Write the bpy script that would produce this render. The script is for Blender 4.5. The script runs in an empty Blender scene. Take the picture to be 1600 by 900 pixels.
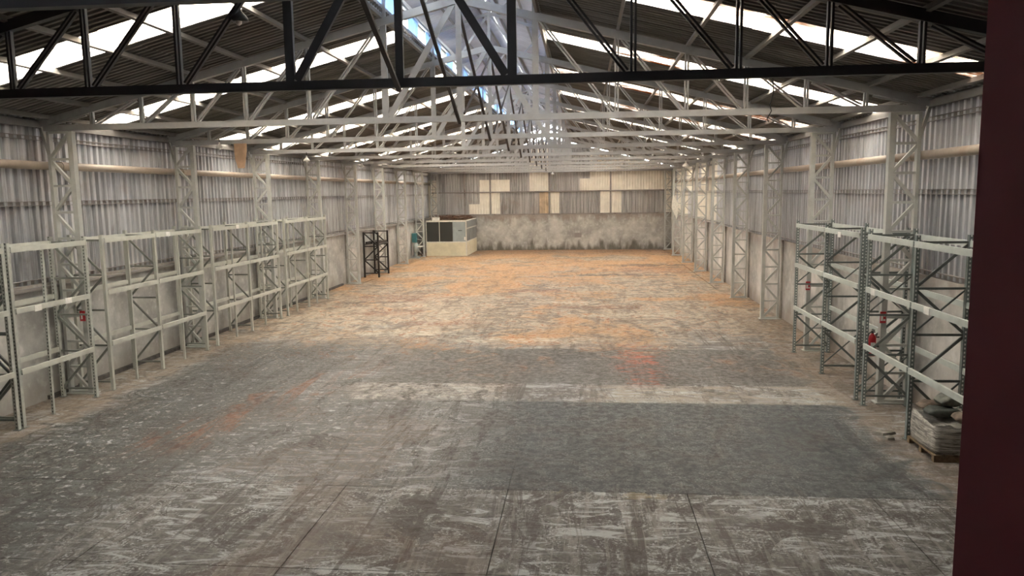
import bpy, math, random
from mathutils import Vector, Matrix, noise as mnoise
random.seed(7)
scene = bpy.context.scene
COL = scene.collection

# ------------------------------------------------------------------ camera
F_PX, PITCH, YAW, ROLL = 1179.9, 0.12585, -0.09548, 0.01393
CAM = Vector((2.832, 0.0, 4.911))
cp, sp, cy, sy = math.cos(PITCH), math.sin(PITCH), math.cos(YAW), math.sin(YAW)
fwd = Vector((sy * cp, cy * cp, -sp)); ri = Vector((cy, -sy, 0)); dn = fwd.cross(ri)
cr, sr = math.cos(ROLL), math.sin(ROLL)
ri2 = ri * cr + dn * sr; dn2 = dn * cr - ri * sr
cam_data = bpy.data.cameras.new('camera')
cam_data.sensor_width = 36.0
cam_data.lens = 36.0 * F_PX / 1600.0
cam_data.clip_end = 300
cam_data.clip_start = 0.05
cam = bpy.data.objects.new('camera', cam_data)
cam.matrix_world = Matrix(((ri2.x, -dn2.x, -fwd.x, CAM.x), (ri2.y, -dn2.y, -fwd.y, CAM.y), (ri2.z, -dn2.z, -fwd.z, CAM.z), (0, 0, 0, 1)))
COL.objects.link(cam)
scene.camera = cam

# ------------------------------------------------------------------ sky and exposure
world = bpy.data.worlds.new('overcast_sky'); scene.world = world
world.use_nodes = True
bg = world.node_tree.nodes['Background']
bg.inputs[0].default_value = (0.94, 0.97, 1.0, 1)
bg.inputs[1].default_value = 10.0
scene.view_settings.view_transform = 'Standard'
scene.view_settings.look = 'None'
scene.view_settings.gamma = 1.0
scene.view_settings.exposure = 1.32
scene.view_settings.use_curve_mapping = False
scene.cycles.use_denoising = True
scene.cycles.max_bounces = 6
scene.cycles.diffuse_bounces = 4
scene.cycles.transparent_max_bounces = 10
scene.cycles.sample_clamp_indirect = 8.0
scene.cycles.use_adaptive_sampling = True
scene.cycles.adaptive_threshold = 0.16

# ------------------------------------------------------------------ dimensions
BAY = 5.7743
Y1 = 17.612
def TY(k): return Y1 + (k - 1) * BAY          # line of truss number k
NB = 10                                        # trusses -1 .. 9
YB = 64.5                                      # back wall
WX = 10.35                                     # inner face of the masonry walls
CX = 10.50                                     # cladding plane
SLOPE = 0.25
def roofz(x): return 9.47 - SLOPE * abs(x)     # underside line of the roof sheets
ORD = ['first', 'second', 'third', 'fourth', 'fifth', 'sixth', 'seventh', 'eighth', 'ninth', 'tenth', 'eleventh']

# skylight openings: portals guide the sky light through them
SKY_L = {k: (TY(k) + (2.91 if k in (2, 5) else 1.755)) for k in range(0, 9)}
SKY_R = {k: (TY(k) + 2.35) for k in range(0, 9)}
SHW = BAY / 5.0
def portal(loc, rot, sx, sy_):
    l = bpy.data.lights.new('sky_portal', 'AREA'); l.shape = 'RECTANGLE'; l.size = sx; l.size_y = sy_
    l.cycles.is_portal = True
    o = bpy.data.objects.new('sky_portal', l); o.location = loc; o.rotation_euler = rot; COL.objects.link(o)
ANG = math.atan(SLOPE)
for k in range(0, 9):
    xm = 5.85
    portal((-xm, SKY_L[k] + SHW / 2, roofz(xm) + 0.10), (0, -ANG, 0), 8.3, SHW)
    portal((xm, SKY_R[k] + SHW / 2, roofz(xm) + 0.10), (0, ANG, 0), 8.3, SHW)
for s in (-1, 1):
    portal((s * 1.84, (TY(0) + YB) / 2, 9.45), (0, math.radians(90) * s, 0), 0.55, YB - TY(0))

# ------------------------------------------------------------------ node materials
class NT:
    def __init__(s, name):
        s.m = bpy.data.materials.new(name); s.m.use_nodes = True
        s.t = s.m.node_tree; s.n = s.t.nodes; s.b = s.n['Principled BSDF']; s.out = s.n['Material Output']
    def put(s, sock, v):
        if isinstance(v, bpy.types.NodeSocket): s.t.links.new(v, sock)
        elif isinstance(v, (tuple, list)): sock.default_value = tuple(v) if len(v) == len(sock.default_value) else tuple(v) + (1,)
        else: sock.default_value = v
    def math(s, op, a, b=0.0, c=0.0, clamp=False):
        n = s.n.new('ShaderNodeMath'); n.operation = op; n.use_clamp = clamp
        s.put(n.inputs[0], a); s.put(n.inputs[1], b); s.put(n.inputs[2], c); return n.outputs[0]
    def pos(s):
        return s.n.new('ShaderNodeNewGeometry').outputs['Position']
    def obj(s):
        return s.n.new('ShaderNodeTexCoord').outputs['Object']
    def rnd(s):
        return s.n.new('ShaderNodeObjectInfo').outputs['Random']
    def sep(s, v):
        n = s.n.new('ShaderNodeSeparateXYZ'); s.put(n.inputs[0], v); return n.outputs
    def scale(s, v, sc):
        n = s.n.new('ShaderNodeMapping'); s.put(n.inputs['Vector'], v); n.inputs['Scale'].default_value = sc; return n.outputs[0]
    def noise(s, v, scale, detail=4, rough=0.55, dist=0.0):
        n = s.n.new('ShaderNodeTexNoise'); n.noise_dimensions = getattr(s, 'dim', '3D'); s.put(n.inputs['Vector'], v); n.inputs['Scale'].default_value = scale
        n.inputs['Detail'].default_value = detail; n.inputs['Roughness'].default_value = rough; n.inputs['Distortion'].default_value = dist
        return n.outputs[0]
    def ramp(s, f, lo, hi, a=0.0, b=1.0):
        n = s.n.new('ShaderNodeMapRange'); n.interpolation_type = 'SMOOTHSTEP'
        s.put(n.inputs[0], f); s.put(n.inputs[1], lo); s.put(n.inputs[2], hi); s.put(n.inputs[3], a); s.put(n.inputs[4], b); return n.outputs[0]
    def mix(s, f, a, b):
        n = s.n.new('ShaderNodeMix'); n.data_type = 'RGBA'
        s.put(n.inputs[0], f); s.put(n.inputs[6], a); s.put(n.inputs[7], b); return n.outputs[2]
    def bump(s, h, strength=0.3, dist=0.02):
        n = s.n.new('ShaderNodeBump'); s.put(n.inputs['Height'], h); n.inputs['Strength'].default_value = strength
        n.inputs['Distance'].default_value = dist; s.t.links.new(n.outputs[0], s.b.inputs['Normal'])
    def fin(s, col, rough=0.6, metal=0.0, spec=0.4):
        s.put(s.b.inputs['Base Color'], col); s.put(s.b.inputs['Roughness'], rough); s.put(s.b.inputs['Metallic'], metal)
        s.b.inputs['Specular IOR Level'].default_value = spec
        return s.m

def steel(name, col, rust=0.25, rough=0.5, rustcol=(0.10, 0.055, 0.03), worn=0.9):
    t = NT(name); p = t.pos()
    n = t.noise(p, 1.4, 5); n2 = t.noise(p, 5, 4)
    c = t.mix(t.ramp(n2, 0.35, 0.7), tuple(x * worn for x in col), col)
    c = t.mix(t.math('MULTIPLY', t.ramp(n, 0.55, 0.75), rust), c, rustcol)
    return t.fin(c, rough)
def plain(name, col, rough=0.6, var=0.8, sc=9.0, metal=0.0, spec=0.4):
    t = NT(name); n = t.noise(t.pos(), sc, 4)
    return t.fin(t.mix(t.ramp(n, 0.3, 0.7), tuple(x * var for x in col), col), rough, metal, spec)

M = {}
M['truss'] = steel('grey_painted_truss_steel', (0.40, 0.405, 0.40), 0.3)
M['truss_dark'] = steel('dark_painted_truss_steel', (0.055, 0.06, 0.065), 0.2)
M['column'] = steel('grey_green_painted_column_steel', (0.46, 0.47, 0.435), 0.12)
M['rod'] = steel('dark_rusty_rod', (0.06, 0.05, 0.045), 0.4)
M['purlin'] = steel('dark_purlin_steel', (0.20, 0.19, 0.175), 0.4)
M['girt'] = steel('rusty_girt_steel', (0.26, 0.24, 0.22), 0.8, rustcol=(0.09, 0.045, 0.03))
M['pipe'] = steel('brown_stained_pipe', (0.33, 0.27, 0.21), 0.6, rustcol=(0.24, 0.13, 0.08))
M['rack_beam_l'] = steel('pale_green_beam_paint', (0.52, 0.53, 0.465), 0.2)
M['rack_beam_r'] = steel('grey_green_beam_paint', (0.46, 0.50, 0.46), 0.2)
M['brace_dark'] = steel('dark_green_grey_brace', (0.12, 0.135, 0.125), 0.2)
M['brace_l'] = steel('pale_grey_green_brace', (0.20, 0.212, 0.185), 0.2)
M['dark_iron'] = steel('black_iron', (0.03, 0.026, 0.024), 0.3)
M['white'] = plain('white_paper', (0.85, 0.84, 0.78))
M['red'] = plain('red_enamel', (0.42, 0.015, 0.02), 0.35)
M['black'] = plain('black_rubber', (0.015, 0.015, 0.015), 0.5)
M['cream'] = plain('cream_board', (0.70, 0.65, 0.47), 0.7, 0.85, 2.0)
M['teal'] = plain('teal_enamel', (0.06, 0.20, 0.22), 0.45)
M['machine'] = plain('grey_machine_enamel', (0.36, 0.40, 0.38), 0.5)
M['frame_white'] = plain('off_white_frame', (0.72, 0.70, 0.62), 0.6)
M['lamp_white'] = plain('white_lamp_enamel', (0.85, 0.84, 0.80), 0.4)
M['lamp_dark'] = plain('dark_lamp_metal', (0.05, 0.055, 0.055), 0.5)
M['wood'] = plain('pallet_wood', (0.20, 0.14, 0.08), 0.8, 0.6, 20)
M['curb'] = steel('grey_blue_curb_steel', (0.42, 0.46, 0.50), 0.3)
M['kerb'] = plain('grimy_kerb', (0.10, 0.09, 0.08), 0.9, 0.5, 4)
M['room'] = plain('room_plaster', (0.5, 0.46, 0.42), 0.8)

def perforated(name, col, dark):
    t = NT(name); o = t.sep(t.obj()); n = t.noise(t.pos(), 12, 3)
    c = t.mix(t.ramp(n, 0.3, 0.7), tuple(x * 0.8 for x in col), col)
    fr = t.math('FRACT', t.math('MULTIPLY', o[2], 12.5))
    hole = t.math('MULTIPLY', t.math('GREATER_THAN', fr, 0.55), t.math('LESS_THAN', t.math('ABSOLUTE', o[0]), 0.014))
    return t.fin(t.mix(t.math('MULTIPLY', hole, 0.85), c, dark), 0.5)
M['post_l'] = perforated('pale_green_rack_post', (0.44, 0.455, 0.405), (0.03, 0.03, 0.03))
M['post_plain'] = steel('pale_green_plain_post', (0.47, 0.48, 0.425), 0.15)
M['post_r'] = perforated('slate_green_rack_post', (0.17, 0.20, 0.19), (0.75, 0.76, 0.72))

def zinc(name, base, metal=0.6):
    t = NT(name); p = t.pos(); r = t.rnd()
    streak = t.noise(t.scale(p, (9, 9, 0.25)), 1.0, 5, 0.65)
    n = t.noise(p, 0.8, 5, 0.6); n2 = t.noise(t.scale(p, (3, 3, 0.8)), 1.0, 5, 0.6)
    c = t.mix(t.ramp(streak, 0.40, 0.60), tuple(x * 0.5 for x in base), base)
    c = t.mix(t.math('MULTIPLY', t.ramp(n2, 0.54, 0.66), 0.5), c, tuple(x * 0.45 for x in base))
    c = t.mix(t.math('MULTIPLY', t.ramp(n, 0.54, 0.68), 0.35), c, (0.26, 0.18, 0.135))
    c = t.mix(t.math('MULTIPLY', r, 0.35), c, tuple(min(1, x * 1.35) for x in base))
    return t.fin(c, t.ramp(streak, 0.4, 0.6, 0.5, 0.34), metal, 0.5)
M['zinc'] = zinc('galvanised_cladding', (0.60, 0.61, 0.625))
M['zinc_back'] = zinc('aged_grey_back_cladding', (0.46, 0.455, 0.44), 0.4)
M['white_sheet'] = plain('white_translucent_looking_sheet', (0.80, 0.76, 0.66), 0.6, 0.85, 1.5)

def roofmat():
    t = NT('aged_fibre_cement'); p = t.pos(); r = t.rnd()
    st = t.noise(t.scale(p, (0.4, 5, 0.4)), 1.0, 4)
    c = t.mix(t.ramp(st, 0.3, 0.7), (0.15, 0.145, 0.135), (0.29, 0.28, 0.26))
    c = t.mix(t.math('MULTIPLY', r, 0.4), c, (0.16, 0.135, 0.11))
    return t.fin(c, 0.85, 0, 0.2)
M['roof'] = roofmat()

def skymat(name, dirt, tint=(0.985, 0.94, 0.875), trans=0.72):
    t = NT(name); p = t.pos()
    n = t.noise(t.scale(p, (0.55, 4.5, 0.5)), 1.0, 5, 0.65)
    n2 = t.noise(p, 0.33, 2)
    f = t.math('MULTIPLY', t.ramp(n, 0.40, 0.58), t.math('MULTIPLY', t.ramp(n2, 0.47, 0.60), dirt))
    c = t.mix(f, tint, (0.16, 0.075, 0.03))
    tr = t.n.new('ShaderNodeBsdfTransparent'); tl = t.n.new('ShaderNodeBsdfTranslucent'); mx = t.n.new('ShaderNodeMixShader')
    t.put(tr.inputs[0], c); t.put(tl.inputs[0], c); mx.inputs[0].default_value = 1 - trans
    t.t.links.new(tr.outputs[0], mx.inputs[1]); t.t.links.new(tl.outputs[0], mx.inputs[2])
    t.t.links.new(mx.outputs[0], t.out.inputs[0]); return t.m
M['sky_l'] = skymat('milky_skylight_sheet', 0.25)
M['sky_r'] = skymat('stained_skylight_sheet', 1.0)
M['sky_mon'] = skymat('pale_blue_monitor_sheet', 0.0, (0.30, 0.40, 0.55), 0.12)
M['sky_top'] = plain('galvanised_monitor_roof_sheet', (0.50, 0.50, 0.53), 0.5, 0.85, 2.0)

def plaster(name, base, low, grime):
    t = NT(name); p = t.pos(); q = t.sep(p)
    n = t.noise(p, 0.9, 6, 0.6); n2 = t.noise(p, 5, 5)
    st = t.noise(t.scale(p, (2.2, 2.2, 0.5)), 1.0, 4)
    c = t.mix(t.ramp(n, 0.3, 0.7), tuple(x * 0.58 for x in base), base)
    c = t.mix(t.math('MULTIPLY', t.ramp(n2, 0.5, 0.75), 0.25), c, (0.85, 0.84, 0.80))
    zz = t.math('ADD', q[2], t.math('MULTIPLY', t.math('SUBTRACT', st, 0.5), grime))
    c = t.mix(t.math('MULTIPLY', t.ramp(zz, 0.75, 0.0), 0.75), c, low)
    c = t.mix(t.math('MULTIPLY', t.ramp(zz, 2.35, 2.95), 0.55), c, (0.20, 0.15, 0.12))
    t.bump(n2, 0.25, 0.02)
    return t.fin(c, 0.85, 0, 0.2)
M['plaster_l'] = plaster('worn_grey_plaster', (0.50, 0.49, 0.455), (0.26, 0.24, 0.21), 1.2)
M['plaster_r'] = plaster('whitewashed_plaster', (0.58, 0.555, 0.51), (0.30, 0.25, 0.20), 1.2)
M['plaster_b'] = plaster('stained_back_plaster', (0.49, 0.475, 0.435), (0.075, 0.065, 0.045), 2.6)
M['maroon'] = plain('maroon_wall_paint', (0.26, 0.058, 0.088), 0.7, 0.9, 3.0, 0, 0.2)

def floormat():
    t = NT('worn_stained_concrete'); t.dim = '2D'; p = t.pos(); q = t.sep(p); X, Y = q[0], q[1]
    def rot(sc, ang):
        n = t.n.new('ShaderNodeMapping'); t.put(n.inputs['Vector'], p); n.inputs['Rotation'].default_value = (0, 0, ang); n.inputs['Scale'].default_value = sc
        return n.outputs[0]
    nl = t.noise(p, 0.22, 6, 0.6, 0.8); nm = t.noise(p, 1.1, 6, 0.66, 1.2); nf = t.noise(p, 6.0, 5, 0.72); nff = t.noise(p, 22.0, 3, 0.7)
    ns = t.noise(rot((1.6, 0.16, 1), 0.45), 1.6, 5, 0.68, 0.6)       # drag marks
    ns2 = t.noise(rot((2.6, 0.2, 1), -0.25), 2.0, 4, 0.7, 0.6)
    nx = t.noise(t.scale(p, (0.55, 2.2, 1)), 2.2, 6, 0.74, 1.0)      # cross scuffs
    nf0 = t.math('SUBTRACT', nf, 0.5); nm0 = t.math('SUBTRACT', nm, 0.5); nl0 = t.math('SUBTRACT', nl, 0.5)
    wy = t.math('MULTIPLY', nf0, 0.25)
    wx = t.math('ADD', t.math('MULTIPLY', nm0, 3.2), t.math('MULTIPLY', nf0, 0.8))
    def box(x0, x1, y0, y1, ex=0.3, ey=0.05, kx=1.0, yw=0.0):
        xx = t.math('ADD', X, t.math('MULTIPLY', wx, kx)); yy = t.math('ADD', Y, t.math('ADD', wy, t.math('MULTIPLY', nm0, yw)))
        a_ = t.math('MULTIPLY', t.ramp(xx, x0 - ex, x0 + ex), t.ramp(xx, x1 + ex, x1 - ex))
        b_ = t.math('MULTIPLY', t.ramp(yy, y0 - ey, y0 + ey), t.ramp(yy, y1 + ey, y1 - ey))
        return t.math('MULTIPLY', a_, b_)
    def over(c, f, col, k=1.0):
        return t.mix(t.math('MULTIPLY', f, k, clamp=True), c, col)
    def both(*fs):
        r = fs[0]
        for f in fs[1:]: r = t.math('MULTIPLY', r, f)
        return r
    # bare concrete: scuffed grey with brown grime and pale flecks
    c = t.mix(t.ramp(nf, 0.38, 0.62), (0.045, 0.039, 0.033), (0.185, 0.178, 0.162))
    c = over(c, t.ramp(nx, 0.50, 0.60), (0.385, 0.40, 0.40), 0.85)
    c = over(c, both(t.ramp(nff, 0.52, 0.60), t.ramp(nm, 0.44, 0.56)), (0.50, 0.515, 0.51), 0.75)
    c = over(c, t.ramp(nm, 0.53, 0.62), (0.040, 0.030, 0.024), 0.78)
    c = over(c, t.ramp(ns, 0.54, 0.62), (0.045, 0.035, 0.028), 0.7)
    c = over(c, t.ramp(ns2, 0.55, 0.60), (0.30, 0.285, 0.26), 0.35)
    c = over(c, t.ramp(nl, 0.52, 0.62), (0.13, 0.085, 0.058), 0.4)
    # far floor: beige and orange dust
    far = t.ramp(t.math('ADD', Y, t.math('ADD', t.math('MULTIPLY', nm0, 9.0), t.math('MULTIPLY', nl0, 14.0))), 20.5, 29.0)
    dust = t.mix(t.ramp(nm, 0.38, 0.60), (0.17, 0.125, 0.088), (0.39, 0.315, 0.23))
    dust = over(dust, t.ramp(nx, 0.52, 0.62), (0.43, 0.37, 0.285), 0.45)
    org = t.math('ADD', t.math('ADD', t.math('MULTIPLY', nl0, 4.5), t.math('MULTIPLY', nm0, 1.8)), t.ramp(Y, 24.0, 50.0))
    dust = over(dust, t.ramp(org, 0.30, 1.15), (0.43, 0.235, 0.10), 0.85)
    dust = over(dust, both(t.ramp(ns, 0.55, 0.63), t.ramp(Y, 60.0, 24.0, 0.3, 1.0)), (0.12, 0.08, 0.055), 0.45)
    dust = over(dust, both(t.ramp(nm, 0.56, 0.62), t.ramp(nf, 0.45, 0.58)), (0.30, 0.095, 0.04), 0.75)
    c = t.mix(t.math('MULTIPLY', far, 0.93), c, dust)
    # old paint bays
    thin = t.ramp(nf, 0.60, 0.46)
    c = over(c, both(box(0.6, 8.55, 11.98, 17.35, 0.9, 0.04), t.ramp(nm, 0.64, 0.50, 0.55, 1.0), t.ramp(nff, 0.66, 0.54, 0.72, 1.0)), (0.040, 0.046, 0.047), 0.93)
    c = over(c, both(box(-6.2, 0.8, 11.98, 17.6, 0.9, 0.04), thin), (0.10, 0.104, 0.105), 0.45)
    c = over(c, both(box(-8.7, -4.6, 6.0, 24.0, 0.9, 1.2), t.ramp(nf, 0.66, 0.50)), (0.042, 0.043, 0.039), 0.86)
    c = over(c, both(box(-5.6, -1.6, 13.4, 24.5, 1.2, 1.0), t.ramp(nf, 0.62, 0.45)), (0.062, 0.060, 0.054), 0.66)
    c = over(c, both(box(-2.6, 8.6, 19.0, 23.4, 0.6, 0.08), t.ramp(nm, 0.64, 0.48, 0.35, 1.0)), (0.082, 0.077, 0.069), 0.85)
    c = over(c, both(box(-3.1, 0.6, 17.35, 18.95, 0.25, 0.1, 0.7), t.ramp(nf, 0.58, 0.44, 0.15, 1.0), t.ramp(nm, 0.58, 0.46, 0.4, 1.0)), (0.36, 0.33, 0.285), 0.8)
    c = over(c, both(box(3.1, 8.7, 17.35, 18.95, 0.5, 0.1), t.ramp(nx, 0.56, 0.44, 0.1, 1.0), t.ramp(nm, 0.60, 0.46, 0.4, 1.0)), (0.31, 0.27, 0.215), 0.8)
    c = over(c, both(box(0.5, 3.2, 17.55, 18.6, 0.3, 0.1), t.ramp(nf, 0.56, 0.44)), (0.055, 0.040, 0.032), 0.85)
    # unpainted margins under the racks
    c = over(c, both(box(-10.6, -8.75, 8.0, 26.0, 0.25, 0.5, 0.5), t.ramp(nx, 0.66, 0.42, 0.3, 1.0)), (0.235, 0.185, 0.135), 0.7)
    c = over(c, both(box(8.6, 10.6, 8.0, 30.0, 0.25, 0.5, 0.5), t.ramp(nx, 0.66, 0.42, 0.3, 1.0)), (0.20, 0.155, 0.115), 0.7)
    # rust streaks
    sx_ = t.math('SUBTRACT', X, t.math('ADD', -6.0, t.math('MULTIPLY', t.math('SUBTRACT', Y, 12.5), 0.30)))
    st = both(t.ramp(t.math('ABSOLUTE', t.math('ADD', sx_, wx)), 0.9, 0.1), t.ramp(Y, 12.6, 14.5), t.ramp(Y, 23.0, 19.0))
    c = over(c, both(st, t.ramp(ns, 0.44, 0.56)), (0.16, 0.07, 0.036), 0.75)
    c = over(c, both(box(3.9, 4.9, 18.9, 24.2, 0.3, 0.4), t.ramp(nx, 0.50, 0.58)), (0.33, 0.075, 0.03), 0.85)
    # oil stains
    def blot(x0, y0, rx, ry):
        a_ = t.math('DIVIDE', t.math('SUBTRACT', X, x0), rx); b_ = t.math('DIVIDE', t.math('SUBTRACT', Y, y0), ry)
        d = t.math('ADD', t.math('MULTIPLY', a_, a_), t.math('MULTIPLY', b_, b_))
        return t.ramp(t.math('ADD', d, t.math('ADD', t.math('MULTIPLY', nm0, 9.0), t.math('MULTIPLY', nf0, 5.0))), 1.1, 0.5)
    for x0, y0, rx, ry in ((0.45, 10.25, 0.42, 0.36), (0.1, 11.1, 0.35, 0.6), (-2.6, 14.2, 0.5, 0.35), (5.9, 10.8, 0.6, 0.3), (-6.6, 33.5, 1.2, 0.35), (5.5, 44.5, 3.0, 0.45), (6.5, 50.5, 2.4, 0.8)):
        c = over(c, blot(x0, y0, rx, ry), (0.048, 0.038, 0.032), 0.8)
    for x0, y0, rx, ry in ((-6.0, 35.0, 2.2, 1.3), (-5.2, 30.5, 1.2, 0.8), (0.5, 37.5, 1.4, 0.6), (7.0, 47.5, 2.6, 2.0), (4.0, 32.0, 1.6, 0.5), (-2.0, 28.0, 1.5, 0.7)):
        c = over(c, both(blot(x0, y0, rx, ry), t.ramp(nf, 0.40, 0.58, 0.4, 1.0)), (0.22, 0.085, 0.042), 0.7)
    for x0, y0, rx, ry in ((2.5, 33.5, 2.2, 0.35), (4.5, 30.0, 2.0, 0.5), (0.5, 24.8, 2.6, 0.5), (-3.5, 26.0, 1.5, 0.5)):
        c = over(c, both(blot(x0, y0, rx, ry), t.ramp(nx, 0.42, 0.56, 0.2, 1.0)), (0.54, 0.47, 0.37), 0.7)
    c = over(c, t.ramp(t.math('ADD', Y, t.math('MULTIPLY', nm0, 8.0)), 57.5, 61.5), (0.20, 0.115, 0.07), 0.6)
    for x0, y0, rx, ry in ((2.5, 11.95, 0.22, 0.1), (3.6, 11.9, 0.35, 0.12), (4.1, 11.85, 0.2, 0.1)):
        c = over(c, blot(x0, y0, rx, ry), (0.22, 0.16, 0.06), 0.35)
    c = over(c, t.ramp(t.noise(p, 0.5, 5, 0.7, 1.5), 0.50, 0.62), (0.045, 0.036, 0.03), 0.42)
    t.bump(nff, 0.25, 0.02)
    rough = t.ramp(nf, 0.4, 0.6, 0.42, 0.70)
    return t.fin(c, rough, 0, 0.34)
M['floor'] = floormat()
M['joint'] = plain('dark_joint_grit', (0.05, 0.043, 0.037), 0.9)

# ------------------------------------------------------------------ mesh helpers
def link(name, me, mat, parent=None, loc=(0, 0, 0)):
    if mat is not None and not me.materials: me.materials.append(mat)
    o = bpy.data.objects.new(name, me); COL.objects.link(o); o.location = loc
    if parent is not None: o.parent = parent
    return o
def raw(name, verts, faces, smooth=False):
    me = bpy.data.meshes.new(name); me.from_pydata([tuple(v) for v in verts], [], faces); me.update()
    if smooth: me.polygons.foreach_set('use_smooth', [True] * len(me.polygons))
    return me
BF = [(0, 3, 2, 1), (4, 5, 6, 7), (0, 1, 5, 4), (1, 2, 6, 5), (2, 3, 7, 6), (3, 0, 4, 7)]
def boxdata(bs):
    V, F = [], []
    for (a, b) in bs:
        o = len(V); x0, y0, z0 = a; x1, y1, z1 = b
        V += [(x0, y0, z0), (x1, y0, z0), (x1, y1, z0), (x0, y1, z0), (x0, y0, z1), (x1, y0, z1), (x1, y1, z1), (x0, y1, z1)]
        F += [tuple(i + o for i in f) for f in BF]
    return V, F
def box(name, a, b, mat, parent=None):
    V, F = boxdata([(a, b)]); return link(name, raw(name, V, F), mat, parent)
def boxes(name, bs, mat, parent=None):
    V, F = boxdata(bs); return link(name, raw(name, V, F), mat, parent)
# bar profiles: polygons in (x across, y depth)
def P_box(w, h): return (((-w/2, -h/2), (w/2, -h/2), (w/2, h/2), (-w/2, h/2)),)
def P_pair(w, h, g):
    a = w / 2
    return (((-a, -h/2), (-g/2, -h/2), (-g/2, h/2), (-a, h/2)), ((g/2, -h/2), (a, -h/2), (a, h/2), (g/2, h/2)))
def P_chan(w, h, t):
    a, b = w / 2, h / 2
    return (((-a, -b), (a, -b), (a, b), (a - t, b), (a - t, -b + t), (-a + t, -b + t), (-a + t, b), (-a, b)),)
def P_round(r, n=8): return (tuple((r * math.cos(2 * math.pi * i / n), r * math.sin(2 * math.pi * i / n)) for i in range(n)),)
CACHE = {}
def barmesh(prof, L, mat):
    key = (prof, round(L, 3), mat.name)
    if key in CACHE: return CACHE[key]
    V, F = [], []
    for poly in prof:
        o = len(V); n = len(poly)
        V += [(x, y, 0) for x, y in poly] + [(x, y, L) for x, y in poly]
        F += [(o + i, o + (i + 1) % n, o + n + (i + 1) % n, o + n + i) for i in range(n)]
        F += [tuple(o + i for i in reversed(range(n))), tuple(o + n + i for i in range(n))]
    me = raw('bar', V, F); me.materials.append(mat); CACHE[key] = me
    return me
def bar(name, p0, p1, prof, mat, parent=None, ref=(0, 1, 0)):
    p0, p1 = Vector(p0), Vector(p1); z = (p1 - p0); L = z.length; z.normalize()
    r = Vector(ref)
    if abs(r.dot(z)) > 0.98: r = Vector((1, 0, 0))
    y = (r - z * r.dot(z)).normalized(); x = y.cross(z)
    o = link(name, barmesh(prof, L, mat), None, parent)
    o.matrix_local = Matrix(((x.x, y.x, z.x, p0.x), (x.y, y.y, z.y, p0.y), (x.z, y.z, z.z, p0.z), (0, 0, 0, 1)))
    return o
def thing(name, label, cat, loc=(0, 0, 0), group=None):
    o = bpy.data.objects.new(name, None); COL.objects.link(o); o.location = loc; o.empty_display_size = 0.2
    return tag(o, label, cat, group)
def tag(o, label, cat, group=None):
    o['label'] = label; o['category'] = cat
    if group: o['group'] = group
    return o
def struct(o, label=None):
    o['kind'] = 'structure'
    if label: o['label'] = label
    return o
def copy_tree(o, parent=None):
    c = o.copy(); COL.objects.link(c)
    if parent is not None:
        c.parent = parent; c.matrix_parent_inverse = o.matrix_parent_inverse.copy()
    for ch in o.children: copy_tree(ch, c)
    return c
def lathe(name, prof, mat, parent=None, n=16, loc=(0, 0, 0)):
    V, F = [], []
    for r, z in prof:
        V += [(r * math.cos(2 * math.pi * i / n), r * math.sin(2 * math.pi * i / n), z) for i in range(n)]
    for j in range(len(prof) - 1):
        F += [(j * n + i, j * n + (i + 1) % n, (j + 1) * n + (i + 1) % n, (j + 1) * n + i) for i in range(n)]
    F += [tuple(reversed(range(n))), tuple((len(prof) - 1) * n + i for i in range(n))]
    return link(name, raw(name, V, F, True), mat, parent, loc)
def tube(name, pts, r, mat, parent=None, n=6):
    V, F = [], []
    pts = [Vector(p) for p in pts]
    for j, p in enumerate(pts):
        d = (pts[min(j + 1, len(pts) - 1)] - pts[max(j - 1, 0)]).normalized()
        a = d.cross(Vector((0.3, 0.9, 0.2))).normalized(); b = d.cross(a)
        V += [p + (a * math.cos(2 * math.pi * i / n) + b * math.sin(2 * math.pi * i / n)) * r for i in range(n)]
    for j in range(len(pts) - 1):
        F += [(j * n + i, j * n + (i + 1) % n, (j + 1) * n + (i + 1) % n, (j + 1) * n + i) for i in range(n)]
    F += [tuple(reversed(range(n))), tuple((len(pts) - 1) * n + i for i in range(n))]
    return link(name, raw(name, V, F, True), mat, parent)
def sheetmesh(width, length, pitch, amp, kind, segs=1):
    """corrugated sheet in local x (across ribs) and y (along ribs), with thickness"""
    xs = []
    n = max(1, round(width / pitch)); p = width / n
    for i in range(n):
        if kind == 'trap':
            xs += [(i*p, 0), (i*p + 0.36*p, 0), (i*p + 0.5*p, amp), (i*p + 0.86*p, amp)]
        else:
            xs += [(i*p + p*j/8, amp/2 * (1 - math.cos(2*math.pi*j/8))) for j in range(8)]
    xs.append((width, 0))
    V, F = [], []; m = len(xs); th = 0.006
    for j in range(segs + 1):
        for (x, z) in xs: V.append((x, length * j / segs, z))
        for (x, z) in xs: V.append((x, length * j / segs, z + th))
    for j in range(segs):
        a, b = j * 2 * m, (j + 1) * 2 * m
        for i in range(m - 1):
            F.append((a + i + 1, a + i, b + i, b + i + 1)); F.append((a + m + i, a + m + i + 1, b + m + i + 1, b + m + i))
    e = segs * 2 * m
    for i in range(m - 1):
        F.append((i, i + 1, m + i + 1, m + i)); F.append((e + i + 1, e + i, e + m + i, e + m + i + 1))
    me = raw('sheet', V, F)
    if kind != 'trap': me.polygons.foreach_set('use_smooth', [True] * len(me.polygons))
    return me
def place(o, x, y, z, loc):
    x, y, z = Vector(x), Vector(y), Vector(z)
    o.matrix_local = Matrix(((x.x, y.x, z.x, loc[0]), (x.y, y.y, z.y, loc[1]), (x.z, y.z, z.z, loc[2]), (0, 0, 0, 1)))

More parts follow.
